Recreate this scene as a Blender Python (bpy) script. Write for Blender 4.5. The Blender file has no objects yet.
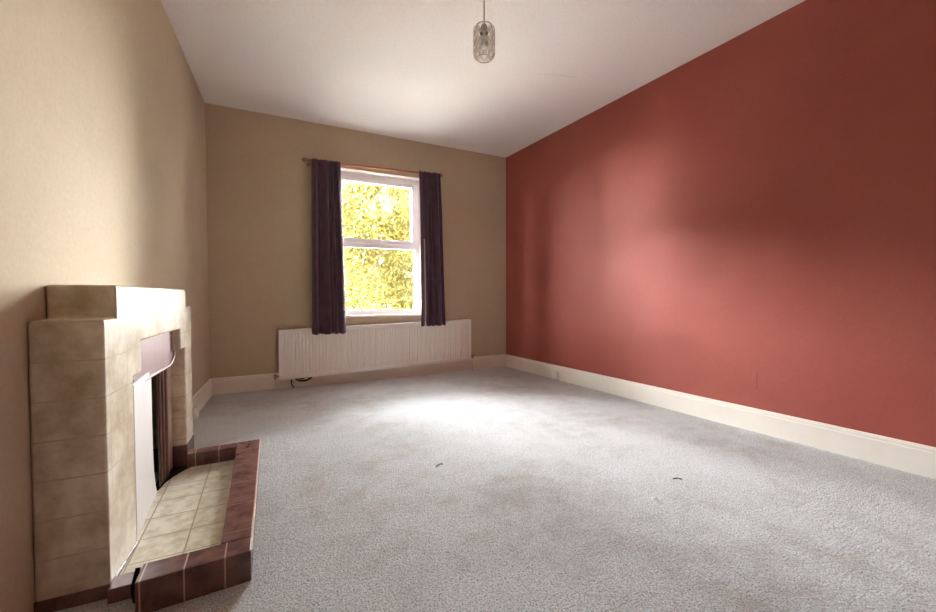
import bpy, math, random
from mathutils import Vector, Matrix
random.seed(7)
sc = bpy.context.scene
C = sc.collection
PI = math.pi

# ------------------------------------------------------------------ layout (metres)
D = 4.4033            # window wall
XL, XR = -0.4548, 2.8118   # side walls where they meet the window wall
SA, SB = 0.0428, 0.0507    # the side walls splay slightly
H = 2.7
YB = -2.7             # wall behind the camera
CAMZ = 0.9166
def LX(y): return XL - SB*(D-y)
def RX(y): return XR + SA*(D-y)

# ------------------------------------------------------------------ materials
def lin(c):
    return tuple(((v/255)/12.92 if v/255 <= .04045 else ((v/255+.055)/1.055)**2.4) for v in c)+(1,)
class NT:
    def __init__(s, name):
        s.m = bpy.data.materials.new(name); s.m.use_nodes = True
        s.t = s.m.node_tree; s.n = s.t.nodes; s.l = s.t.links
        s.b = s.n['Principled BSDF']; s.out = s.n['Material Output']
    def node(s, t, **k):
        n = s.n.new(t)
        for a, v in k.items():
            if a.startswith('_'): n.inputs[a[1:].replace('_', ' ')].default_value = v
            else: setattr(n, a, v)
        return n
    def co(s):
        if not hasattr(s, 'tc'): s.tc = s.node('ShaderNodeTexCoord')
        return s.tc.outputs['Object']
    def noise(s, scale, detail=3, rough=.6, sc3=None):
        n = s.node('ShaderNodeTexNoise'); n.inputs['Scale'].default_value = scale
        n.inputs['Detail'].default_value = detail; n.inputs['Roughness'].default_value = rough
        src = s.co()
        if sc3:
            mp = s.node('ShaderNodeMapping'); mp.inputs['Scale'].default_value = sc3
            s.l.new(src, mp.inputs['Vector']); src = mp.outputs[0]
        s.l.new(src, n.inputs['Vector']); return n.outputs['Fac']
    def ramp(s, fac, stops):
        r = s.node('ShaderNodeValToRGB'); e = r.color_ramp.elements
        while len(e) < len(stops): e.new(.5)
        for i, (p, c) in enumerate(stops): e[i].position = p; e[i].color = c
        s.l.new(fac, r.inputs['Fac']); return r.outputs['Color']
    def mix(s, fac, a, b, mode='MIX'):
        m = s.node('ShaderNodeMix'); m.data_type = 'RGBA'; m.blend_type = mode
        for sock, v in ((m.inputs['Factor'], fac), (m.inputs['A'], a), (m.inputs['B'], b)):
            if hasattr(v, 'is_linked') or hasattr(v, 'links'): s.l.new(v, sock)
            else: sock.default_value = v
        # colour sockets share names; set by identifier
        return m
    def mixc(s, fac, a, b, mode='MIX'):
        m = s.node('ShaderNodeMix'); m.data_type = 'RGBA'; m.blend_type = mode
        ins = {i.identifier: i for i in m.inputs}
        outs = {o.identifier: o for o in m.outputs}
        for k, v in (('Factor_Float', fac), ('A_Color', a), ('B_Color', b)):
            if isinstance(v, bpy.types.NodeSocket): s.l.new(v, ins[k])
            else: ins[k].default_value = v
        return outs['Result_Color']
    def math(s, op, a, b=None, c=None):
        m = s.node('ShaderNodeMath', operation=op)
        for i, v in enumerate((a, b, c)):
            if v is None: continue
            if isinstance(v, bpy.types.NodeSocket): s.l.new(v, m.inputs[i])
            else: m.inputs[i].default_value = v
        return m.outputs[0]
    def xyz(s):
        n = s.node('ShaderNodeSeparateXYZ'); s.l.new(s.co(), n.inputs[0]); return n.outputs
    def bump(s, h, strength=.3, dist=.01):
        b = s.node('ShaderNodeBump'); b.inputs['Strength'].default_value = strength
        b.inputs['Distance'].default_value = dist; s.l.new(h, b.inputs['Height'])
        s.l.new(b.outputs[0], s.b.inputs['Normal'])
    def base(s, v):
        if isinstance(v, bpy.types.NodeSocket): s.l.new(v, s.b.inputs['Base Color'])
        else: s.b.inputs['Base Color'].default_value = v
    def set(s, rough=.5, metal=0, spec=.5):
        s.b.inputs['Roughness'].default_value = rough; s.b.inputs['Metallic'].default_value = metal
        s.b.inputs['Specular IOR Level'].default_value = spec; return s

def plain(name, c, rough=.5, metal=0, var=.06, scale=25, bump=0, spec=.5):
    t = NT(name); k = lin(c)
    d = tuple(v*(1-var) for v in k[:3])+(1,); u = tuple(min(1, v*(1+var)) for v in k[:3])+(1,)
    t.base(t.ramp(t.noise(scale), [(.3, d), (.7, u)])); t.set(rough, metal, spec)
    if bump: t.bump(t.noise(scale*6), bump, .003)
    return t.m

def paint(name, c, dark, rough=.9, big=.9, spec=.2, mark=None):
    t = NT(name)
    k1, k2 = lin(c), lin(dark)
    n = t.noise(big, 5, .6)
    base = t.ramp(n, [(.35, k2), (.62, k1)])
    fine = t.ramp(t.noise(60, 4, .7), [(.3, (.93,.93,.93,1)), (.7, (1.04,1.04,1.04,1))])
    t.base(t.mixc(1.0, base, fine, 'MULTIPLY')); t.set(rough, 0, spec)
    if mark:       # hairline crack: (axis along, from, to, axis across, start, slope)
        o = t.xyz(); al, a0, a1, ac, c0, sl, wd = mark
        wob = t.math('MULTIPLY', t.math('SUBTRACT', t.noise(14), .5), .014)
        d = t.math('SUBTRACT', t.math('ADD', o[ac], wob), t.math('ADD', c0, t.math('MULTIPLY', t.math('SUBTRACT', o[al], a0), sl)))
        k = t.math('LESS_THAN', t.math('ABSOLUTE', d), wd)
        k = t.math('MULTIPLY', k, t.math('MULTIPLY', t.math('GREATER_THAN', o[al], a0), t.math('LESS_THAN', o[al], a1)))
        t.base(t.mixc(t.math('MULTIPLY', k, .5), t.mixc(1.0, base, fine, 'MULTIPLY'), lin((70, 48, 42)) if al == 'Z' else lin((180, 172, 165))))
    t.bump(t.noise(90, 4, .6), .12, .004)
    return t.m
M = {}
M['beige'] = paint('taupe_beige_wall_paint', (200,184,158), (192,175,148))
M['red'] = paint('terracotta_red_wall_paint', (166,88,76), (155,76,65), rough=.62, big=.7, spec=.35, mark=('Z', .28, .40, 'Y', 1.488, 0, .0025))
M['ceiling'] = paint('white_ceiling_paint', (243,239,235), (240,236,231), mark=('X', 2.0, 2.3, 'Y', 2.63, -.33, .0022))
M['gloss'] = plain('cream_gloss_woodwork', (236,231,220), .35, var=.03, scale=6)
M['upvc'] = plain('white_upvc', (250,250,249), .3, var=.01)
M['reveal'] = paint('white_reveal_paint', (232,228,220), (226,220,210))
M['radiator'] = plain('white_enamel', (248,245,240), .3, var=.015)
M['chrome'] = plain('chrome', (190,185,178), .2, 1)
M['pipe'] = plain('painted_pipe', (228,220,206), .4)
M['black'] = plain('black_rubber_cable', (22,20,20), .5)
M['brass'] = plain('antique_wood_finial', (150,108,58), .35, var=.1)
M['rod'] = plain('varnished_pole_wood', (178,104,58), .35, var=.12, scale=8)
M['hook'] = plain('dark_hook_metal', (50,40,38), .4, .5)
M['soot'] = plain('sooty_firebox', (16,13,12), 1, var=.4, scale=12, spec=.1)
M['whiteboard'] = plain('white_board', (204,198,192), .5, var=.02)
M['plastic'] = plain('white_plastic', (238,236,230), .35, var=.01)
M['paper'] = plain('scrap_paper', (252,252,252), .8)
M['fluff'] = plain('dark_scrap', (60,56,54), .9)
M['lampholder'] = plain('bronze_lamp_holder', (120,98,80), .35, .6)
M['wire'] = plain('nickel_wire', (176,160,142), .35, .4)
M['cord'] = plain('pendant_cord', (150,138,120), .6)
M['bark'] = plain('pale_bark', (150,140,125), .9, var=.3, scale=6)
M['bounce_ground'] = plain('pale_bounce_ground', (226,222,214), .95, var=.05, scale=3)  # unseen ground, made pale to bounce daylight up to the ceiling

def carpet():
    t = NT('pale_grey_carpet')
    a = t.noise(1.1, 5, .65); b = t.noise(7, 4, .7)
    blot = t.math('ADD', t.math('MULTIPLY', a, .6), t.math('MULTIPLY', b, .4))
    base = t.ramp(blot, [(.38, lin((216,214,210))), (.50, lin((237,240,240))), (.64, lin((245,250,252)))])
    v = t.node('ShaderNodeTexVoronoi'); v.inputs['Scale'].default_value = 150; t.l.new(t.co(), v.inputs['Vector'])
    tuft = t.noise(170, 4, .75)
    tuft2 = t.noise(55, 3, .6)
    sp = t.ramp(tuft, [(.37, (.27,.25,.23,1)), (.50, (.90,.90,.90,1)), (.62, (1.05,1.05,1.05,1))])
    sp2 = t.ramp(tuft2, [(.32, (.78,.77,.76,1)), (.52, (1,1,1,1))])
    c = t.mixc(1.0, base, sp, 'MULTIPLY'); c = t.mixc(.7, c, sp2, 'MULTIPLY')
    # the seam where two widths meet
    o = t.xyz(); d = t.math('ABSOLUTE', t.math('SUBTRACT', o['X'], .155))
    wob = t.math('MULTIPLY', t.math('SUBTRACT', t.noise(9), .5), .012)
    s = t.math('LESS_THAN', t.math('ABSOLUTE', t.math('ADD', d, wob)), .004)
    c = t.mixc(t.math('MULTIPLY', s, .15), c, lin((236,236,236)))
    t.base(c); t.set(1, 0, .05)
    t.b.inputs['Sheen Weight'].default_value = .15
    h = t.math('ADD', t.math('MULTIPLY', tuft, 1.0), t.math('MULTIPLY', tuft2, 1.3))
    t.bump(h, .9, .012)
    return t.m
M['carpet'] = carpet()

def tile(name, light, dark, grout, off, step, vein=7, rough=.28, gw=.0022, axes='YZ', bumpy=.05):
    """glazed mottled tiles; joints run at off + k*step on the two axes"""
    t = NT(name)
    n = t.noise(vein, 6, .65); 
    base = t.ramp(n, [(.36, lin(dark)), (.6, lin(light))])
    o = t.xyz(); m = None
    for ax, of, st in zip(axes, off, step):
        if not st: continue
        f = t.math('FRACT', t.math('DIVIDE', t.math('SUBTRACT', o[ax], of), st))
        q = t.math('MINIMUM', f, t.math('SUBTRACT', 1.0, f))
        l = t.math('LESS_THAN', q, gw/st)
        m = l if m is None else t.math('MAXIMUM', m, l)
    c = t.mixc(m, base, lin(grout)) if m is not None else base
    t.base(c); t.set(rough, 0, .5)
    if m is not None:
        t.bump(t.math('ADD', t.math('MULTIPLY', m, -1.0), t.math('MULTIPLY', t.noise(12), bumpy*6)), .35, .004)
    return t.m
# object coordinates of the fireplace meshes start at its near foot (y = 1.57)
M['cream_tile'] = tile('mottled_cream_glazed_tile', (222,213,192), (176,159,126), (188,175,148), (.03, .0402), (.15, .1149))
M['brown_tile'] = tile('mottled_brown_glazed_tile', (122,86,80), (88,58,54), (146,112,100), (.02, 0), (.21, 0), vein=14, rough=.22, axes='YX')
M['brown_tile_x'] = tile('mottled_brown_glazed_tile_near', (122,86,80), (88,58,54), (180,146,130), (.06, 0), (.105, 0), vein=14, rough=.22, axes='XY')
M['brown_plinth'] = tile('mottled_brown_plinth_tile', (122,86,80), (88,58,54), (190,160,140), (.02, 0), (0, 0), vein=14, rough=.22)
M['hearth_tile'] = tile('cream_hearth_tile', (222,216,198), (188,178,150), (158,142,114), (.10, .03), (.155, .155), vein=22, rough=.35, axes='YX', gw=.0028, bumpy=.3)
M['canopy'] = plain('purple_brown_enamel', (140,112,108), .4, .15, var=.08, scale=9)
M['frame_iron'] = plain('brown_enamelled_iron', (112,76,66), .3, .2, var=.15, scale=14)

def curtain_mat():
    t = NT('aubergine_curtain_cloth')
    t.base(t.ramp(t.noise(9, 4), [(.3, lin((76,54,68))), (.7, lin((92,67,82)))]))
    t.set(.85, 0, .2); t.b.inputs['Sheen Weight'].default_value = .3
    w = t.noise(260, 2, .5, (1, 1, .35)); t.bump(w, .25, .002)
    return t.m
M['curtain'] = curtain_mat()

def glass_mat(name='window_glass', tint=(1,1,1,1)):
    t = NT(name); t.n.remove(t.b)
    tr = t.node('ShaderNodeBsdfTransparent'); tr.inputs['Color'].default_value = tint
    gl = t.node('ShaderNodeBsdfGlossy'); gl.inputs['Roughness'].default_value = .02
    fr = t.node('ShaderNodeFresnel'); fr.inputs['IOR'].default_value = 1.45
    mx = t.node('ShaderNodeMixShader')
    # a faint procedural grime keeps the pane from being perfectly clear
    f = t.math('MULTIPLY', fr.outputs[0], t.math('ADD', .8, t.math('MULTIPLY', t.noise(3), .2)))
    t.l.new(f, mx.inputs[0]); t.l.new(tr.outputs[0], mx.inputs[1]); t.l.new(gl.outputs[0], mx.inputs[2])
    t.l.new(mx.outputs[0], t.out.inputs['Surface']); return t.m
M['glass'] = glass_mat()
def crystal_mat():
    t = NT('frosted_lamp_glass'); t.n.remove(t.b)
    tr = t.node('ShaderNodeBsdfTransparent'); tr.inputs['Color'].default_value = (.98,.97,.95,1)
    d = t.node('ShaderNodeBsdfTranslucent'); d.inputs['Color'].default_value = lin((225,214,200))
    g = t.node('ShaderNodeBsdfGlossy'); g.inputs['Roughness'].default_value = .12
    m1 = t.node('ShaderNodeMixShader'); m2 = t.node('ShaderNodeMixShader')
    t.l.new(t.math('ADD', .10, t.math('MULTIPLY', t.noise(60), .3)), m1.inputs[0]); m2.inputs[0].default_value = .18
    t.l.new(tr.outputs[0], m1.inputs[1]); t.l.new(d.outputs[0], m1.inputs[2])
    t.l.new(m1.outputs[0], m2.inputs[1]); t.l.new(g.outputs[0], m2.inputs[2])
    t.l.new(m2.outputs[0], t.out.inputs['Surface']); return t.m
M['crystal'] = crystal_mat()
def leaf_mat(name, stops):
    t = NT(name); g = t.node('ShaderNodeNewGeometry')
    oi = t.noise(1.1, 4, .7)
    f = t.math('ADD', t.math('MULTIPLY', g.outputs['Random Per Island'], .55), t.math('MULTIPLY', oi, .5))
    col = t.ramp(f, stops); t.base(col); t.set(.6, 0, .3)
    return t.m
M['leaf_yellow'] = leaf_mat('yellow_autumn_leaves', [(.2, lin((48,68,44))), (.36, lin((106,112,52))), (.6, lin((136,126,50))), (.85, lin((126,96,54)))])
M['leaf_green'] = leaf_mat('green_leaves', [(.25, lin((44,60,48))), (.5, lin((68,84,62))), (.75, lin((112,108,60)))])

# ------------------------------------------------------------------ mesh helpers
class MB:
    def __init__(s): s.v = []; s.f = []
    def add(s, vs, fs):
        o = len(s.v); s.v += [tuple(v) for v in vs]; s.f += [tuple(i+o for i in f) for f in fs]; return s
    def box(s, x0, x1, y0, y1, z0, z1):
        vs = [(x, y, z) for z in (z0, z1) for y in (y0, y1) for x in (x0, x1)]
        return s.add(vs, [(0,2,3,1),(4,5,7,6),(0,1,5,4),(2,6,7,3),(0,4,6,2),(1,3,7,5)])
    def prism(s, poly, fa, fb):
        """poly of 2-tuples; fa, fb map a point to its 3D place on the two end faces"""
        n = len(poly); vs = [fa(*p) for p in poly]+[fb(*p) for p in poly]
        return s.add(vs, [tuple(range(n)), tuple(range(2*n-1, n-1, -1))]+[(i, n+i, n+(i+1) % n, (i+1) % n) for i in range(n)])
    def tube(s, pts, r, n=8, cap=True, closed=False):
        pts = [Vector(p) for p in pts]; rings = []; m = len(pts)
        rr = r if isinstance(r, (list, tuple)) else [r]*m
        up = None
        for i, p in enumerate(pts):
            a = pts[(i-1) % m] if (closed or i) else p; b = pts[(i+1) % m] if (closed or i < m-1) else p
            t = (b-a).normalized()
            if up is None:
                up = Vector((0,0,1)) if abs(t.z) < .9 else Vector((1,0,0))
            x = t.cross(up).normalized(); y = x.cross(t).normalized(); up = y
            rings.append([p+(x*math.cos(k*2*PI/n)+y*math.sin(k*2*PI/n))*rr[i] for k in range(n)])
        vs = [q for R_ in rings for q in R_]; fs = []
        for i in range(m if closed else m-1):
            j = (i+1) % m
            fs += [(i*n+k, i*n+(k+1) % n, j*n+(k+1) % n, j*n+k) for k in range(n)]
        if cap and not closed: fs += [tuple(range(n-1, -1, -1)), tuple(range((m-1)*n, m*n))]
        return s.add(vs, fs)
    def lathe(s, prof, c=(0,0,0), axis='z', n=20):
        vs = []
        for r, h in prof:
            for k in range(n):
                a = 2*PI*k/n; u, v = r*math.cos(a), r*math.sin(a)
                p = {'z': (u, v, h), 'x': (h, u, v), 'y': (u, h, v)}[axis]
                vs.append((p[0]+c[0], p[1]+c[1], p[2]+c[2]))
        m = len(prof); fs = [(i*n+k, i*n+(k+1) % n, (i+1)*n+(k+1) % n, (i+1)*n+k) for i in range(m-1) for k in range(n)]
        fs += [tuple(range(n-1, -1, -1)), tuple(range((m-1)*n, m*n))]
        return s.add(vs, fs)
    def build(s, name, mat, parent=None, loc=None, bevel=0, seg=3, smooth=False, tri=False):
        """verts are world coordinates; loc (or the parent's place) becomes the origin"""
        base = Vector(loc if loc is not None else (parent_world(parent) if parent else (0,0,0)))
        me = bpy.data.meshes.new(name)
        me.from_pydata([tuple(Vector(v)-base) for v in s.v], [], s.f); me.update()
        import bmesh
        bm = bmesh.new(); bm.from_mesh(me); bmesh.ops.recalc_face_normals(bm, faces=bm.faces); bm.to_mesh(me); bm.free()
        me.materials.append(mat)
        if smooth:
            for p in me.polygons: p.use_smooth = True
        o = bpy.data.objects.new(name, me); C.objects.link(o)
        if parent:
            o.parent = parent; o.location = base - Vector(parent_world(parent))
        else: o.location = base
        if bevel:
            b = o.modifiers.new('bevel', 'BEVEL'); b.width = bevel; b.segments = seg; b.limit_method = 'ANGLE'; b.angle_limit = .6
            b.harden_normals = False
            for p in me.polygons: p.use_smooth = True
            w = o.modifiers.new('wn', 'WEIGHTED_NORMAL'); w.keep_sharp = False
        return o
def parent_world(o):
    v = Vector(o.location)
    while o.parent: o = o.parent; v += Vector(o.location)
    return v
def thing(name, label, cat, loc, group=None):
    o = bpy.data.objects.new(name, None); C.objects.link(o); o.location = loc; o.empty_display_size = .1
    o['label'] = label; o['category'] = cat
    if group: o['group'] = group
    return o
def tag(o, label, cat, group=None, kind=None):
    o['label'] = label; o['category'] = cat
    if group: o['group'] = group
    if kind: o['kind'] = kind
    return o
def struct(o): o['kind'] = 'structure'; return o

# ------------------------------------------------------------------ room shell
T = .28
WX0, WX1, WZ0, WZ1 = .68, 1.665, .69, 2.285   # window opening
yl, yr = YB, YB
mb = MB(); mb.add([(LX(YB)-T, YB-T, -.1), (RX(YB)+T, YB-T, -.1), (RX(D)+T, D+T, -.1), (LX(D)-T, D+T, -.1),
                   (LX(YB)-T, YB-T, 0), (RX(YB)+T, YB-T, 0), (RX(D)+T, D+T, 0), (LX(D)-T, D+T, 0)],
                  [(0,1,2,3),(4,5,6,7),(0,1,5,4),(1,2,6,5),(2,3,7,6),(3,0,4,7)])
struct(mb.build('floor', M['carpet']))
mb = MB(); mb.add([(LX(YB)-T, YB-T, H), (RX(YB)+T, YB-T, H), (RX(D)+T, D+T, H), (LX(D)-T, D+T, H),
                   (LX(YB)-T, YB-T, H+.2), (RX(YB)+T, YB-T, H+.2), (RX(D)+T, D+T, H+.2), (LX(D)-T, D+T, H+.2)],
                  [(0,1,2,3),(4,5,6,7),(0,1,5,4),(1,2,6,5),(2,3,7,6),(3,0,4,7)])
struct(mb.build('ceiling', M['ceiling']))
mb = MB(); mb.prism([(YB, 0), (D, 0), (D, H), (YB, H)], lambda y, z: (LX(y), y, z), lambda y, z: (LX(y)-T, y, z))
struct(mb.build('wall_left', M['beige']))
mb = MB(); mb.prism([(YB, 0), (D, 0), (D, H), (YB, H)], lambda y, z: (RX(y), y, z), lambda y, z: (RX(y)+T, y, z))
struct(mb.build('wall_right', M['red']))
def holed_wall(x0, x1, y0, y1, hx0, hx1, hz0, hz1):
    m = MB(); xs = [x0, hx0, hx1, x1]; zs = [0, hz0, hz1, H]
    vs = [(x, y, z) for y in (y0, y1) for z in zs for x in xs]; fs = []
    for j in range(3):
        for i in range(3):
            if i == 1 and j == 1: continue
            a = j*4+i; q = (a, a+1, a+5, a+4); fs += [q, tuple(k+16 for k in reversed(q))]
    for i in range(3): fs += [(i, i+1, i+17, i+16), (12+i, 13+i, 29+i, 28+i)]
    for j in range(3): fs += [(j*4, j*4+4, j*4+20, j*4+16), (j*4+3, j*4+7, j*4+23, j*4+19)]
    fs += [(5,6,22,21), (9,10,26,25), (5,9,25,21), (6,10,26,22)]
    m.add(vs, fs); return m
struct(holed_wall(LX(D)-T, RX(D)+T, D, D+T, WX0, WX1, WZ0, WZ1).build('wall_back', M['beige']))
m = MB(); m.box(LX(YB)-T, RX(YB)+T, YB-T, YB, 0, H); struct(m.build('wall_front', M['red']))

# skirting: bead along the top, carried on each wall
SKH = .155
prof = [(0, 0), (.018, 0), (.018, SKH-.030), (.014, SKH-.024), (.014, SKH-.012), (.008, SKH-.002), (0, SKH)]
def skirt(name, p0, p1, nrm):
    n = Vector((nrm[0], nrm[1], 0)).normalized(); m = MB()
    m.prism(prof, lambda o, z: (p0[0]+n.x*o, p0[1]+n.y*o, z), lambda o, z: (p1[0]+n.x*o, p1[1]+n.y*o, z))
    return struct(m.build(name, M['gloss']))
skirt('baseboard_back', (LX(D), D), (RX(D), D), (0, -1))
skirt('baseboard_right', (RX(YB), YB), (RX(D), D), (-1, -SA))
skirt('baseboard_left', (LX(2.756), 2.756), (LX(D), D), (1, -SB))
skirt('baseboard_front', (LX(YB), YB), (RX(YB), YB), (0, 1))

# ------------------------------------------------------------------ window
def rect_frame(m, x0, x1, z0, z1, w, y0, y1, wb=None, wt=None):
    wb = wb or w; wt = wt or w
    m.box(x0, x0+w, y0, y1, z0, z1); m.box(x1-w, x1, y0, y1, z0, z1)
    m.box(x0+w, x1-w, y0, y1, z0, z0+wb); m.box(x0+w, x1-w, y0, y1, z1-wt, z1)
YF = D+.105
wroot = bpy.data.objects.new('window_1', None); C.objects.link(wroot); wroot.location = ((WX0+WX1)/2, YF, WZ0); struct(wroot)
m = MB(); rect_frame(m, WX0, WX1, WZ0, WZ1, .055, YF, YF+.07, wb=.075, wt=.06); m.box(WX0+.055, WX1-.055, YF, YF+.07, 1.462, 1.512)
m.build('window_frame', M['upvc'], wroot, bevel=.006)
m = MB(); rect_frame(m, WX0+.045, WX1-.045, 1.508, WZ1-.048, .052, YF-.012, YF+.05)
m.build('opening_sash', M['upvc'], wroot, bevel=.007)
m = MB(); rect_frame(m, WX0+.092, WX1-.092, 1.555, WZ1-.094, .006, YF-.002, YF+.03); rect_frame(m, WX0+.052, WX1-.052, .762, 1.465, .006, YF+.012, YF+.03)
m.build('glazing_seal', M['black'], wroot)
m = MB(); m.box(WX0+.095, WX1-.095, YF+.03, YF+.034, 1.558, WZ1-.098); m.build('upper_pane', M['glass'], wroot)
m = MB(); m.box(WX0+.055, WX1-.055, YF+.03, YF+.034, .762, 1.465); m.build('lower_pane', M['glass'], wroot)
m = MB(); hx = 1.19; m.box(hx-.02, hx+.02, YF-.024, YF-.012, 1.518, 1.545); m.box(hx-.012, hx+.085, YF-.042, YF-.024, 1.523, 1.54)
m.build('window_handle', M['upvc'], wroot, bevel=.004)
m = MB(); m.box(WX0+.002, WX1-.002, D-.012, YF, WZ0, WZ0+.022); m.build('window_sill', M['gloss'], wroot, bevel=.006)
m = MB(); m.box(WX0, WX1, D+.02, YF, WZ1-.008, WZ1); m.box(WX0, WX0+.006, D+.001, YF, WZ0+.022, WZ1-.008); m.box(WX1-.006, WX1, D+.001, YF, WZ0+.022, WZ1-.008)
m.box(WX0, WX1, D+.001, D+.02, WZ1-.008, WZ1)
m.build('reveal_lining', M['reveal'], wroot)
# ------------------------------------------------------------------ radiator
RX0, RX1, RT, RB = .128, 2.247, .605, .118
RY = D-.10
rad = thing('radiator', 'long white ribbed panel radiator fixed low on the taupe wall beneath the window', 'radiator', ((RX0+RX1)/2, D-.05, .09))
tilt = math.tan(.021)
def rz(x, z): return z + (x-(RX0+RX1)/2)*tilt
m = MB()
# pressed front sheet: flutes between a flat border
nfl = 64; bx = .035; bz = .03; pts = []
xs = [RX0, RX0+bx]; ys = [RY, RY]
step = (RX1-RX0-2*bx)/nfl
cols = [(RX0, RY, RY), (RX0+bx*.7, RY, RY)]
for i in range(nfl):
    x = RX0+bx+i*step
    cols += [(x, RY, RY), (x+step*.18, RY+.011, RY), (x+step*.45, RY+.011, RY), (x+step*.63, RY, RY)]
cols += [(RX1-bx*.7, RY, RY), (RX1, RY, RY)]
zs = [(RB, 0), (RB+bz, 0), (RB+bz+.018, 1), (RT-bz-.018, 1), (RT-bz, 0), (RT, 0)]
vs = []
for x, yf, y0 in cols:
    for z, k in zs: vs.append((x, y0+(yf-y0)*k, rz(x, z)))
nz = len(zs); fs = [(i*nz+j, (i+1)*nz+j, (i+1)*nz+j+1, i*nz+j+1) for i in range(len(cols)-1) for j in range(nz-1)]
m.add(vs, fs)
panel = m.build('front_panel', M['radiator'], rad)
sol = panel.modifiers.new('thick', 'SOLIDIFY'); sol.thickness = .012; sol.offset = -1
def slab(m, x0, x1, y0, y1, z0, z1):
    m.prism([(x0, z0), (x1, z0), (x1, z1), (x0, z1)], lambda x, z: (x, y0, rz(x, z)), lambda x, z: (x, y1, rz(x, z)))
m = MB(); slab(m, RX0+.002, RX1-.002, RY+.014, RY+.03, RB+.01, RT-.012); slab(m, RX0+.05, RX1-.05, RY+.03, RY+.055, RB+.03, RT-.04)
m.build('rear_panel', M['radiator'], rad)
m = MB(); slab(m, RX0, RX1, RY-.001, RY+.055, RT, RT+.008); m.build('top_cover', M['radiator'], rad, bevel=.003)
for xe in (RX0+.001, RX1-.001):
    m = MB(); slab(m, xe-.002, xe+.002, RY+.001, RY+.05, RB+.02, RT); m.build('side_cover', M['radiator'], rad, bevel=.001)
for x in (.5, 1.9):
    m = MB(); slab(m, x-.02, x+.02, RY+.05, D-.001, RB+.06, RT-.08); m.build('wall_bracket', M['radiator'], rad)
for sx, x in ((-1, RX0), (1, RX1)):
    zc = rz(x, RB+.035); xv = x+sx*.034
    m = MB(); m.lathe([(.008, 0), (.012, .004), (.012, .022), (.016, .024), (.016, .046), (.006, .05)], (xv, RY+.028, zc-.025), n=14)
    m.tube([(x-sx*.002, RY+.028, zc), (xv, RY+.028, zc)], .009, 10)
    v = m.build('radiator_valve', M['chrome'], rad, smooth=True)
    v['label'] = 'chrome valve with a small cap'
    m = MB(); m.tube([(xv, RY+.028, zc-.02), (xv, RY+.028, .0)], .0075, 10); m.build('feed_pipe', M['pipe'], rad, smooth=True)

# black cable looped under the radiator
pts = []
def bez(P, n=10):
    out = []
    P = [Vector(p) for p in P]
    for i in range(len(P)-1):
        p0 = P[max(i-1, 0)]; p1 = P[i]; p2 = P[i+1]; p3 = P[min(i+2, len(P)-1)]
        for k in range(n):
            t = k/n; out.append(.5*((2*p1)+(-p0+p2)*t+(2*p0-5*p1+4*p2-p3)*t*t+(-p0+3*p1-3*p2+p3)*t**3))
    out.append(P[-1]); return out
yc = D-.055
m = MB()
m.tube(bez([(.245, yc, .15), (.240, yc-.005, .09), (.242, yc, .035), (.262, yc-.02, .0065)]), .006, 8)
m.tube(bez([(.262, yc-.01, .125), (.285, yc-.015, .085), (.33, yc-.02, .068), (.39, yc-.015, .072), (.43, yc-.01, .10), (.435, yc-.006, .14)]), .009, 8)
m.tube(bez([(.275, yc, .15), (.30, yc-.005, .098), (.345, yc-.01, .088), (.37, yc-.008, .11), (.365, yc-.004, .14)]), .007, 8)
m.tube(bez([(.37, yc-.02, .12), (.38, yc-.022, .105), (.40, yc-.024, .10), (.41, yc-.02, .12)]), .008, 8)
tag(m.build('aerial_cable', M['black'], loc=(.33, D-.06, .0), smooth=True), 'black cable looped and tucked under the left end of the radiator', 'cable')

# ------------------------------------------------------------------ curtain pole and curtains
PY = D-.095
PX0, PX1, PZ0, PZ1 = .375, 1.86, 2.277, 2.322
def pz(x): return PZ0+(PZ1-PZ0)*(x-PX0)/(PX1-PX0)
pole = thing('curtain_pole', 'thin reddish wooden curtain pole with ball ends above the window', 'curtain pole', ((PX0+PX1)/2, D, 2.3))
m = MB(); m.tube([(PX0+.02, PY, pz(PX0+.02)), (PX1-.02, PY, pz(PX1-.02))], .0105, 14); m.build('rod', M['rod'], pole, smooth=True)
for sx, x in ((-1, PX0), (1, PX1)):
    m = MB(); pr = [(.011, .06), (.016, .055), (.017, .045), (.010, .04), (.010, .03), (.017, .026), (.021, .015), (.022, .004), (.017, -.01), (.006, -.018)]
    m.lathe([(r, sx*(-h)) for r, h in pr], (x, PY, pz(x)), 'x', 16)
    m.build('finial', M['brass'], pole, smooth=True)
for x in (.43, 1.82):
    m = MB(); m.tube([(x, D-.002, pz(x)-.014), (x, PY+.01, pz(x)-.014), (x, PY, pz(x)-.012)], .006, 8); m.lathe([(.02, -.003), (.02, -.009), (.012, -.012)], (x, D, pz(x)-.014), 'y', 14)
    m.build('pole_bracket', M['brass'], pole, smooth=True)

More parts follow.
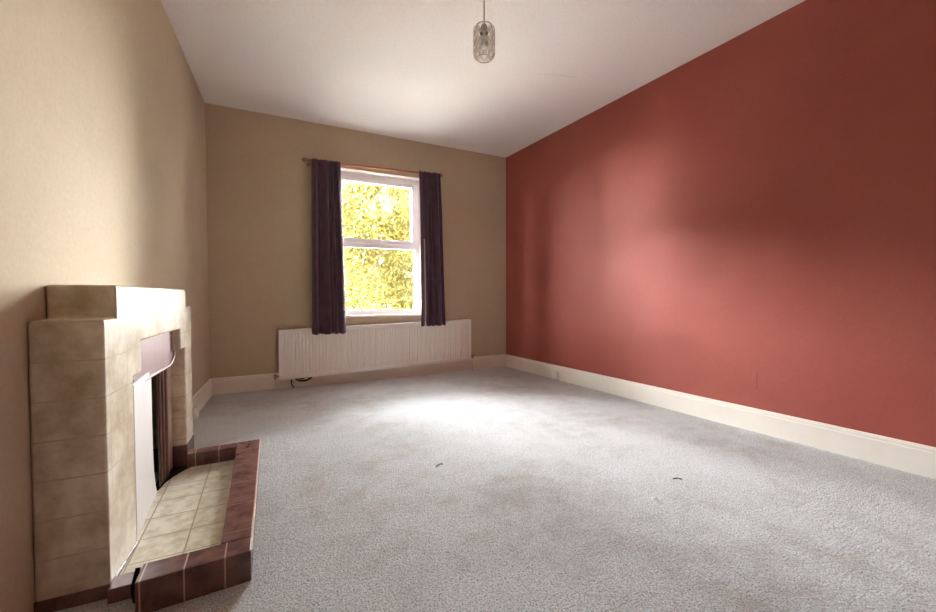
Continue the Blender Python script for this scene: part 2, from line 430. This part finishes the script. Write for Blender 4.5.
def curtain(name, label, xt0, xt1, xb0, xb1, zbot, folds, seed, slit=None, flip=1):
    rnd = random.Random(seed); ztop = pz((xt0+xt1)/2)+.012
    root = thing(name, label, 'curtain', ((xb0+xb1)/2, PY-.02, zbot))
    nu, nv = folds*14, 60; ph = [rnd.uniform(-.5, .5) for _ in range(folds+1)]; amp = [rnd.uniform(.7, 1.25) for _ in range(folds+1)]
    m = MB(); vs = []; fs = []
    for j in range(nv+1):
        t = j/nv; z = ztop+(zbot-ztop)*t
        head = max(0, 1-(ztop-z)/.11)                       # pencil-pleated heading tape
        for i in range(nu+1):
            u = i/nu; q = folds*(u+.05*math.sin(2*PI*u+seed)*(1-u)*u*4+.03*math.sin(7*u+seed)*(1-u)*u*4); q = max(0, min(folds, q)); k = int(min(q, folds-1)); fr = q-k
            w = u+.018*math.sin(u*9+seed)*t
            x = (xt0+(xt1-xt0)*u)*(1-t)+(xb0+(xb1-xb0)*w)*t
            pinch = min(1, .35+((ztop-z)/.5))
            a = amp[k]*(1-fr)+amp[min(k+1, folds)]*fr
            big = math.sin(2*PI*(q+.12*math.sin(3*t+k)*t)+seed)*.026*a*pinch
            fine = math.sin(2*PI*q*3+1)*.006*(1-min(1, (ztop-z)/.45))
            x += math.cos(2*PI*q+seed)*.006*pinch
            z2 = pz(x)+.012 + (z-ztop) if t < .5 else z + (pz(x)+.012-ztop)*(1-t)*2
            z2 += .004*math.sin(2*PI*q+seed)*t
            vs.append((x, PY-.03+big+fine-.012*t, z2))
    for j in range(nv):
        for i in range(nu):
            if slit and 0 <= i-int(slit[0]*nu) < 2 and j > slit[1]*nv: continue
            fs.append((j*(nu+1)+i, j*(nu+1)+i+1, (j+1)*(nu+1)+i+1, (j+1)*(nu+1)+i))
    m.add(vs, fs); cl = m.build('cloth', M['curtain'], root, smooth=True)
    s = cl.modifiers.new('thick', 'SOLIDIFY'); s.thickness = .003
    for k in range(folds):
        x = xt0+(xt1-xt0)*(k+.5)/folds
        m = MB(); m.tube([(x+math.cos(a)*.002, PY+math.cos(a)*.015, pz(x)+.001+math.sin(a)*.015) for a in [i*2*PI/16 for i in range(16)]], .0022, 6, closed=True)
        m.box(x-.003, x+.003, PY-.024, PY-.014, pz(x)-.03, pz(x)+.008)
        m.build('curtain_hook', M['hook'], root)
curtain('curtain', 'dark purple curtain hanging left of the window, reaching lower over the radiator', .445, .728, .425, .768, .535, 4, 1.3)
curtain('curtain', 'narrower dark purple curtain hanging right of the window', 1.578, 1.838, 1.588, 1.884, .578, 4, 4.1, slit=(.20, .42))

# ------------------------------------------------------------------ fireplace
FY0, FY1 = 1.571, 2.752
def W(u, y, z): return (LX(y)+u*.9987, y-u*SB*.5, z)
FD = .17
F0 = W(0, FY0, 0)
fp = thing('fireplace', 'stepped cream tiled fireplace against the left wall with a brown canopy', 'fireplace', F0)
prof = [(FY0, 0), (FY0, .850), (1.672, .850), (1.672, .956), (2.632, .956), (2.632, .862), (FY1, .862), (FY1, 0),
        (2.588, 0), (2.588, .645), (2.497, .645), (2.497, .752), (1.903, .752), (1.903, .632), (1.812, .632), (1.812, 0)]
m = MB(); m.prism(prof, lambda y, z: W(.001, y, z), lambda y, z: W(FD, y, z))
m.build('tiled_surround', M['cream_tile'], fp, bevel=.009, seg=4)
def wbox(m, u0, u1, y0, y1, z0, z1):
    m.prism([(y0, z0), (y1, z0), (y1, z1), (y0, z1)], lambda y, z: W(u0, y, z), lambda y, z: W(u1, y, z))
m = MB(); wbox(m, 0, FD+.003, FY0-.004, 1.816, 0, .04); m.build('plinth', M['brown_plinth'], fp, bevel=.003)
m = MB(); wbox(m, 0, FD+.003, 2.584, FY1+.003, 0, .124); m.build('plinth', M['brown_plinth'], fp, bevel=.003)
# cream back panel with the fire opening
m = MB(); m.prism([(1.8, .0), (1.8, .80), (2.6, .80), (2.6, 0), (2.352, 0), (2.352, .60), (2.05, .60), (2.05, 0)], lambda y, z: W(.104, y, z), lambda y, z: W(.108, y, z))
m.build('back_panel', M['cream_tile'], fp)
m = MB(); wbox(m, .004, .058, 1.95, 2.45, .001, .64); m.build('firebox', M['soot'], fp)
# fluted iron frame round the opening
m = MB()
for y0, y1, u1 in ((2.350, 2.366, .117), (2.369, 2.388, .125), (2.391, 2.408, .120), (2.411, 2.434, .128), (1.962, 1.993, .124), (1.996, 2.021, .122), (2.024, 2.049, .128), (2.052, 2.075, .118)):
    wbox(m, .107, u1, y0, y1, .031, .635)
m.build('fire_frame', M['frame_iron'], fp, bevel=.005)
# canopy with rounded lower corners and a rolled rim
cy0, cy1, cz, ct, r = 1.875, 2.517, .578, .765, .13
def arc(cx, cz_, rx, rz_, a0, a1, n=12): return [(cx+rx*math.cos(a0+(a1-a0)*i/n), cz_+rz_*math.sin(a0+(a1-a0)*i/n)) for i in range(n+1)]
low = arc(cy0+r, cz+.075, r, .075, PI, 1.5*PI)+arc(cy1-r, cz+.075, r, .075, 1.5*PI, 2*PI)
m = MB(); m.prism([(cy1, ct), (cy0, ct)]+low, lambda y, z: W(.112, y, z), lambda y, z: W(.136, y, z))
cn = m.build('canopy', M['canopy'], fp, bevel=.002)
m = MB(); m.tube([W(.139, y, z) for y, z in low], .006, 8); m.build('canopy_rim', M['canopy'], cn, smooth=True)
# white board standing in the near half of the opening
bd = [(1.83, .03), (2.250, .03), (2.232, .05), (2.208, .09), (2.188, .14), (2.174, .20), (2.166, .28), (2.162, .60), (1.83, .60)]
m = MB(); m.prism(bd, lambda y, z: W(.165-.10*(y-1.83), y, z), lambda y, z: W(.150-.10*(y-1.83), y, z))
m.build('blanking_board', M['whiteboard'], fp, bevel=.004)

# hearth: raised brown kerb round cream tiles
h = thing('hearth', 'raised hearth of cream tiles with a brown tiled kerb in front of the fireplace', 'hearth', F0)
CZ = .03
def flat(poly, z0, z1):
    m = MB(); m.prism(poly, lambda x, y: (x, y, z0), lambda x, y: (x, y, z1)); return m
e = .001
cream = [(-.137, 1.53), (-.140, 2.505), (-.333, 2.513), (-.375, 2.46), (-.408, 2.40), (-.430, 2.335), (-.4405, 2.262), (-.47, 2.25), (-.47, 1.815), (-.4145, 1.811), (-.4245, 1.60), (-.339, 1.60), (-.339, 1.53)]
flat(cream, .001, CZ).build('cream_tiles', M['hearth_tile'], h, bevel=.002)
flat([(-.300, 2.50), (-.300, 2.512), (W(.165, 2.575, 0)[0], 2.575), (-.475, 2.58), (-.475, 2.1), (-.46, 2.1), (-.43, 2.3)], .001, .012).build('ash_well', M['soot'], h)
near = [(-.339, 1.432), (-.047, 1.446), (-.0454, 1.534), (-.339, 1.528)]
flat(near, .0005, .10).build('near_kerb', M['brown_tile_x'], h, bevel=.004)
flat([(-.0454, 1.5345), (-.0285, 2.572), (-.142, 2.568), (-.137, 1.5325)], .0005, .10).build('front_kerb', M['brown_tile'], h, bevel=.004)
flat([(-.1415, 2.499), (-.1425, 2.568), (-.366, 2.566), (-.366, 2.493)], .0005, .10).build('far_kerb', M['brown_tile_x'], h, bevel=.004)
M['pale_edge'] = plain('worn_pale_tile_edge', (214,190,170), .4, var=.15, scale=30)
m = MB(); m.tube([(-.0455, 1.45, .097), (-.0275, 2.568, .097)], .0035, 6); m.build('worn_edge', M['pale_edge'], h)
for yy in (1.46, ): pass
# broken mortar between the near foot and the kerb
m = MB(); m.tube(bez([(-.352, 1.500, .004), (-.356, 1.497, .045), (-.352, 1.503, .075), (-.348, 1.515, .098)], 6), [.007]*19, 7)
m.build('broken_mortar', M['soot'], h)
flat([(-.4265, 1.53), (-.34, 1.53), (-.34, 1.598), (-.4245, 1.598)], .0005, .045).build('filler_tile', M['brown_plinth'], h, bevel=.003)

# ------------------------------------------------------------------ pendant lamp
LXp, LYp = 1.201, 2.12
pd = thing('pendant_light', 'small pendant lamp with an openwork oval glass shade hanging from the ceiling', 'pendant light', (LXp, LYp, 2.32))
m = MB(); m.lathe([(.046, 2.6995), (.046, 2.694), (.03, 2.686), (.008, 2.683)], (LXp, LYp, 0)); m.build('ceiling_rose', M['plastic'], pd, smooth=True)
m = MB(); m.tube([(LXp, LYp, 2.688), (LXp, LYp, 2.53)], .0035, 8); m.build('cord', M['cord'], pd, smooth=True)
m = MB(); m.lathe([(.008, 2.545), (.016, 2.54), (.021, 2.525), (.021, 2.50), (.024, 2.495), (.024, 2.487), (.018, 2.48), (.015, 2.47)], (LXp, LYp, 0)); m.build('lamp_holder', M['lampholder'], pd, smooth=True)
m = MB(); m.lathe([(.013, 2.472), (.016, 2.46), (.022, 2.44), (.023, 2.425), (.018, 2.41), (.008, 2.403)], (LXp, LYp, 0)); m.build('bulb', M['plastic'], pd, smooth=True)
def shade_pt(a, z):     # barrel profile
    zb, zt, R0 = 2.342, 2.532, .0635
    t = (z-zb)/(zt-zb); edge = min(t, 1-t); k = 1 if edge > .16 else math.sqrt(max(0, 1-((.16-edge)/.16)**2))*.30+.70
    return (LXp+R0*k*math.cos(a), LYp+R0*k*math.sin(a), z)
m = MB(); g = MB(); n = 9
for row in range(6):
    zc = 2.3665+row*.0283; hh = .0255
    for k in range(n):
        a0 = 2*PI*(k+(.5 if row % 2 else 0))/n; ha = PI/n*.93
        ring = [shade_pt(a0+ha*math.cos(q), max(2.342, min(2.532, zc+hh*math.sin(q)))) for q in [i*2*PI/14 for i in range(14)]]
        m.tube(ring, .0014, 5, closed=True)
        if row % 2 == 0:
            c = Vector(shade_pt(a0, zc)); inn = [Vector((LXp, LYp, p[2])).lerp(Vector(p), .985) for p in ring]
            g.add([c]+inn, [(0, i+1, (i+1) % 14+1) for i in range(14)])
for z in (2.342, 2.532):
    m.tube([shade_pt(i*2*PI/24, z) for i in range(24)], .0025, 6, closed=True)
for i in range(3):
    a = i*2*PI/3; m.tube([(LXp, LYp, 2.52), shade_pt(a, 2.531)], .002, 5)
sh = m.build('lamp_shade', M['wire'], pd, smooth=True)
g.build('glass_ovals', M['crystal'], sh)

# ------------------------------------------------------------------ small things on the walls and carpet
def sock(name, label, p, n, wdt, hgt, dep):
    n = Vector((n[0], n[1], 0)).normalized(); t = Vector((-n.y, n.x, 0)); m = MB(); p = Vector(p)
    vs = [p+n*a+t*b+Vector((0,0,c)) for c in (-hgt/2, hgt/2) for b in (-wdt/2, wdt/2) for a in (0, dep)]
    m.add(vs, [(0,2,3,1),(4,5,7,6),(0,1,5,4),(2,6,7,3),(0,4,6,2),(1,3,7,5)])
    ob = m.build(name, M['plastic'], loc=tuple(p), bevel=.004)
    q = MB(); c = p+n*(dep+.0012)
    vs = [c+t*b+Vector((0,0,z)) + n*a for a in (0, .002) for b, z in ((-.012, -.008), (.012, -.008), (.012, .010), (-.012, .010))]
    q.add(vs, [(0,1,2,3),(4,5,6,7),(0,1,5,4),(1,2,6,5),(2,3,7,6),(3,0,4,7)])
    s = q.build('socket_flap', M['plastic'], ob)
    return tag(ob, label, 'socket')
yy = 3.43; sock('telephone_socket', 'small white telephone socket on the skirting below the red wall', (RX(yy)-.019, yy, .052), (-1, -SA), .085, .085, .03)
yy = 3.58; sock('telephone_socket', 'small white socket box low on the skirting beyond the fireplace', (LX(yy)+.0185, yy, .05), (1, -SB), .085, .085, .028)

def scrap(name, label, x, y, mat, s, seed):
    r = random.Random(seed); m = MB(); n = 9
    vs = []
    for k in range(n):
        a = 2*PI*k/n; q = s*r.uniform(.6, 1.1); vs.append((x+q*math.cos(a), y+q*.7*math.sin(a), .002+r.uniform(0, .006)))
    top = [(v[0]*.6+x*.4, v[1]*.6+y*.4, v[2]+s*.55*r.uniform(.6, 1.2)) for v in vs]
    m.add(vs+top, [tuple(range(n-1, -1, -1)), tuple(range(n, 2*n))]+[(i, (i+1) % n, n+(i+1) % n, n+i) for i in range(n)])
    return tag(m.build(name, mat, loc=(x, y, .002)), label, 'scrap')
scrap('paper_scrap', 'tiny white scrap lying on the pale carpet in the right foreground', 1.549, 1.193, M['paper'], .015, 3)
m = MB(); m.tube(bez([(1.800, 1.285, .004), (1.815, 1.275, .009), (1.835, 1.262, .004)], 5), .0026, 6)
tag(m.build('dark_thread', M['fluff'], loc=(1.817, 1.273, .002)), 'short dark curved thread on the carpet behind the white scrap', 'thread')
m = MB(); m.tube(bez([(.81, 1.965, .004), (.835, 1.975, .008), (.855, 1.978, .004)], 5), .0028, 6)
tag(m.build('dark_fluff', M['fluff'], loc=(.84, 1.967, .002)), 'small dark sliver on the carpet in the middle of the room', 'fluff')

# ------------------------------------------------------------------ outside
GZ = -3.2     # the room is upstairs
m = MB(); m.add([(-30, D+T+.5, GZ-.2), (34, D+T+.5, GZ-.2), (34, 45, GZ-.2), (-30, 45, GZ-.2), (-30, D+T+.5, GZ), (34, D+T+.5, GZ), (34, 45, GZ), (-30, 45, GZ)],
                [(0,1,2,3),(4,5,6,7),(0,1,5,4),(1,2,6,5),(2,3,7,6),(3,0,4,7)])
struct(m.build('garden_ground', M['bounce_ground']))
def tree(name, label, x, y, h, cr, n, mat, seed, ls=.052):
    r = random.Random(seed); root = thing(name, label, 'tree', (x, y, GZ), 'autumn trees outside the window')
    m = MB(); m.tube([(x, y, GZ), (x+.1, y, GZ+h*.3), (x-.05, y+.1, GZ+h*.6), (x, y, GZ+h*.92)], [.16, .12, .08, .02], 8)
    tips = []
    for k in range(46):
        z = GZ+h*r.uniform(.22, .88); a = r.uniform(0, 2*PI); L = cr*r.uniform(.5, 1.0)*(1.1-.45*(z-GZ)/h)
        p = Vector((x, y, z)); d = Vector((math.cos(a), math.sin(a), r.uniform(.1, .7)))
        q = p+d*L*.5+Vector((0,0,.1)); e_ = p+d*L+Vector((0,0,r.uniform(-.2, .3)))
        m.tube([p, q, e_], [.04, .022, .006], 5); tips += [q, e_, (q+e_)/2]
    m.build('trunk', M['bark'], root)
    f = MB()
    for k in range(n):
        c = r.choice(tips)+Vector((r.gauss(0, .33), r.gauss(0, .33), r.gauss(0, .28))); s = ls*r.uniform(.6, 1.3)
        u = Vector((r.gauss(0, 1), r.gauss(0, 1), r.gauss(0, .6))).normalized(); v = u.orthogonal().normalized()
        v = (Matrix.Rotation(r.uniform(0, 2*PI), 3, u) @ v); w = u.cross(v)*.0+u
        f.add([c-v*s, c+w*s*.5, c+v*s, c-w*s*.5], [(0,1,2,3)])
    f.build('foliage', mat, root)
LY, LG = M['leaf_yellow'], M['leaf_green']
tree('autumn_tree', 'yellow leaved tree filling the middle of the window view', 3.3, 12.6, 8.8, 1.8, 42000, LY, 1)
tree('autumn_tree', 'yellow leaved tree set back at the left of the window view', .6, 17.3, 10.6, 2.1, 30000, LY, 2, .10)
tree('autumn_tree', 'yellow leaved tree set back at the right edge of the window view', 6.3, 17.3, 10.6, 2.1, 30000, LY, 3, .10)
tree('autumn_tree', 'added yellow leaved tree well to the left, out of view, blocking sky light', -2.6, 12.8, 8.2, 1.9, 9000, LY, 6, .12)  # added out of view to block sky light from the left
tree('autumn_tree', 'added yellow leaved tree far to the left, out of view, blocking sky light', -7.0, 15.5, 8.6, 2.2, 8000, LY, 7, .13)  # unseen, put in to hold back low light from farther left
tree('autumn_tree', 'added yellow leaved tree to the right, out of view, blocking sky light', 9.2, 13.0, 8.2, 2.0, 9000, LY, 8, .12)  # unseen, put in to hold back low sky light from the right
tree('bushy_tree', 'green bushy tree behind the yellow leaves', 3.3, 21.9, 12.3, 2.6, 34000, LG, 4, .16)
tree('bushy_tree', 'tall green and yellow tree farther back outside', 9.3, 22.6, 12.6, 2.5, 12000, LG, 5, .13)

# ------------------------------------------------------------------ light
SKY_X, SKY_GLOW, SKY_BASE = -.32, 92.0, .8
w = bpy.data.worlds.new('sky'); sc.world = w; w.use_nodes = True
nt = w.node_tree; bg = nt.nodes['Background']
bg.inputs['Strength'].default_value = 1.0
# overcast sky, brightest in a broad band towards the hidden sun beyond the trees
def wn(t, **k):
    n = nt.nodes.new(t)
    for a, v in k.items(): setattr(n, a, v)
    return n
def wm(op, a, b=None):
    n = wn('ShaderNodeMath', operation=op)
    for i, v in enumerate((a, b)):
        if v is None: continue
        if isinstance(v, bpy.types.NodeSocket): nt.links.new(v, n.inputs[i])
        else: n.inputs[i].default_value = v
    return n.outputs[0]
tc = wn('ShaderNodeTexCoord')
dt = wn('ShaderNodeVectorMath', operation='DOT_PRODUCT'); nt.links.new(tc.outputs['Generated'], dt.inputs[0]); dt.inputs[1].default_value = Vector((SKY_X, .97, .25)).normalized()
sx = wn('ShaderNodeSeparateXYZ'); nt.links.new(tc.outputs['Generated'], sx.inputs[0])
def sstep(v, a, b):
    n = wn('ShaderNodeMapRange', interpolation_type='SMOOTHSTEP'); nt.links.new(v, n.inputs['Value'])
    n.inputs['From Min'].default_value = a; n.inputs['From Max'].default_value = b; return n.outputs['Result']
glow = wm('MULTIPLY', sstep(dt.outputs['Value'], .05, .6), sstep(sx.outputs['Z'], -.12, .02))
glow = wm('MULTIPLY', glow, wm('SUBTRACT', 1.0, wm('MULTIPLY', sstep(sx.outputs['Z'], .17, .5), .72)))
glow = wm('MULTIPLY', glow, wm('SUBTRACT', 1.0, wm('MULTIPLY', sstep(sx.outputs['Z'], .42, .7), .7)))
glow = wm('MULTIPLY', glow, wm('SUBTRACT', 1.0, wm('MULTIPLY', sstep(sx.outputs['X'], .05, .45), .5)))   # duller to the right
lum = wm('ADD', wm('MULTIPLY', glow, SKY_GLOW), SKY_BASE)
cr = wn('ShaderNodeMix', data_type='RGBA'); io = {i.identifier: i for i in cr.inputs}
nt.links.new(glow, io['Factor_Float']); io['A_Color'].default_value = (.95, .97, 1, 1); io['B_Color'].default_value = (.95, .985, 1, 1)
nt.links.new({o.identifier: o for o in cr.outputs}['Result_Color'], bg.inputs['Color']); nt.links.new(lum, bg.inputs['Strength'])
sd = bpy.data.lights.new('sun', 'SUN'); sd.energy = .4; sd.angle = .02; sd.color = (1, .95, .86)
so = bpy.data.objects.new('sun', sd); C.objects.link(so)
so.rotation_euler = Vector((-.75, .42, -.62)).to_track_quat('-Z', 'Y').to_euler()
def portal(x, y, z, sx, sz, dirv):
    l = bpy.data.lights.new('window_daylight', 'AREA'); l.shape = 'RECTANGLE'; l.size = sx; l.size_y = sz; l.cycles.is_portal = True
    o = bpy.data.objects.new('window_daylight', l); C.objects.link(o); o.location = (x, y, z)
    o.rotation_euler = Vector(dirv).to_track_quat('-Z', 'Z').to_euler()
portal((WX0+WX1)/2, D+T+.02, (WZ0+WZ1)/2, WX1-WX0, WZ1-WZ0, (0, -1, 0))

# ------------------------------------------------------------------ camera
f, yaw, pitch, roll, cx, cy = 399.35, .4735, -.0238, -.0033, 468.06, 305.49
cyw, syw, cp, sp = math.cos(yaw), math.sin(yaw), math.cos(pitch), math.sin(pitch)
fw = Vector((syw*cp, cyw*cp, sp)); rt = Vector((cyw, -syw, 0)); up = rt.cross(fw)
r2 = rt*math.cos(roll)+up*math.sin(roll); u2 = -rt*math.sin(roll)+up*math.cos(roll)
cam = bpy.data.cameras.new('camera'); co = bpy.data.objects.new('camera', cam); C.objects.link(co)
co.matrix_world = Matrix(((r2.x, u2.x, -fw.x, 0), (r2.y, u2.y, -fw.y, 0), (r2.z, u2.z, -fw.z, CAMZ), (0, 0, 0, 1)))
cam.sensor_width = 36; cam.lens = f*36/936; cam.clip_start = .02
cam.shift_x = -(cx-468)/936; cam.shift_y = (cy-306)/936
sc.camera = co
sc.cycles.max_bounces = 14; sc.cycles.diffuse_bounces = 10; sc.cycles.transparent_max_bounces = 16
sc.view_settings.view_transform = 'Standard'; sc.view_settings.look = 'None'
sc.view_settings.exposure = 2.55; sc.view_settings.gamma = 1; sc.view_settings.use_curve_mapping = False
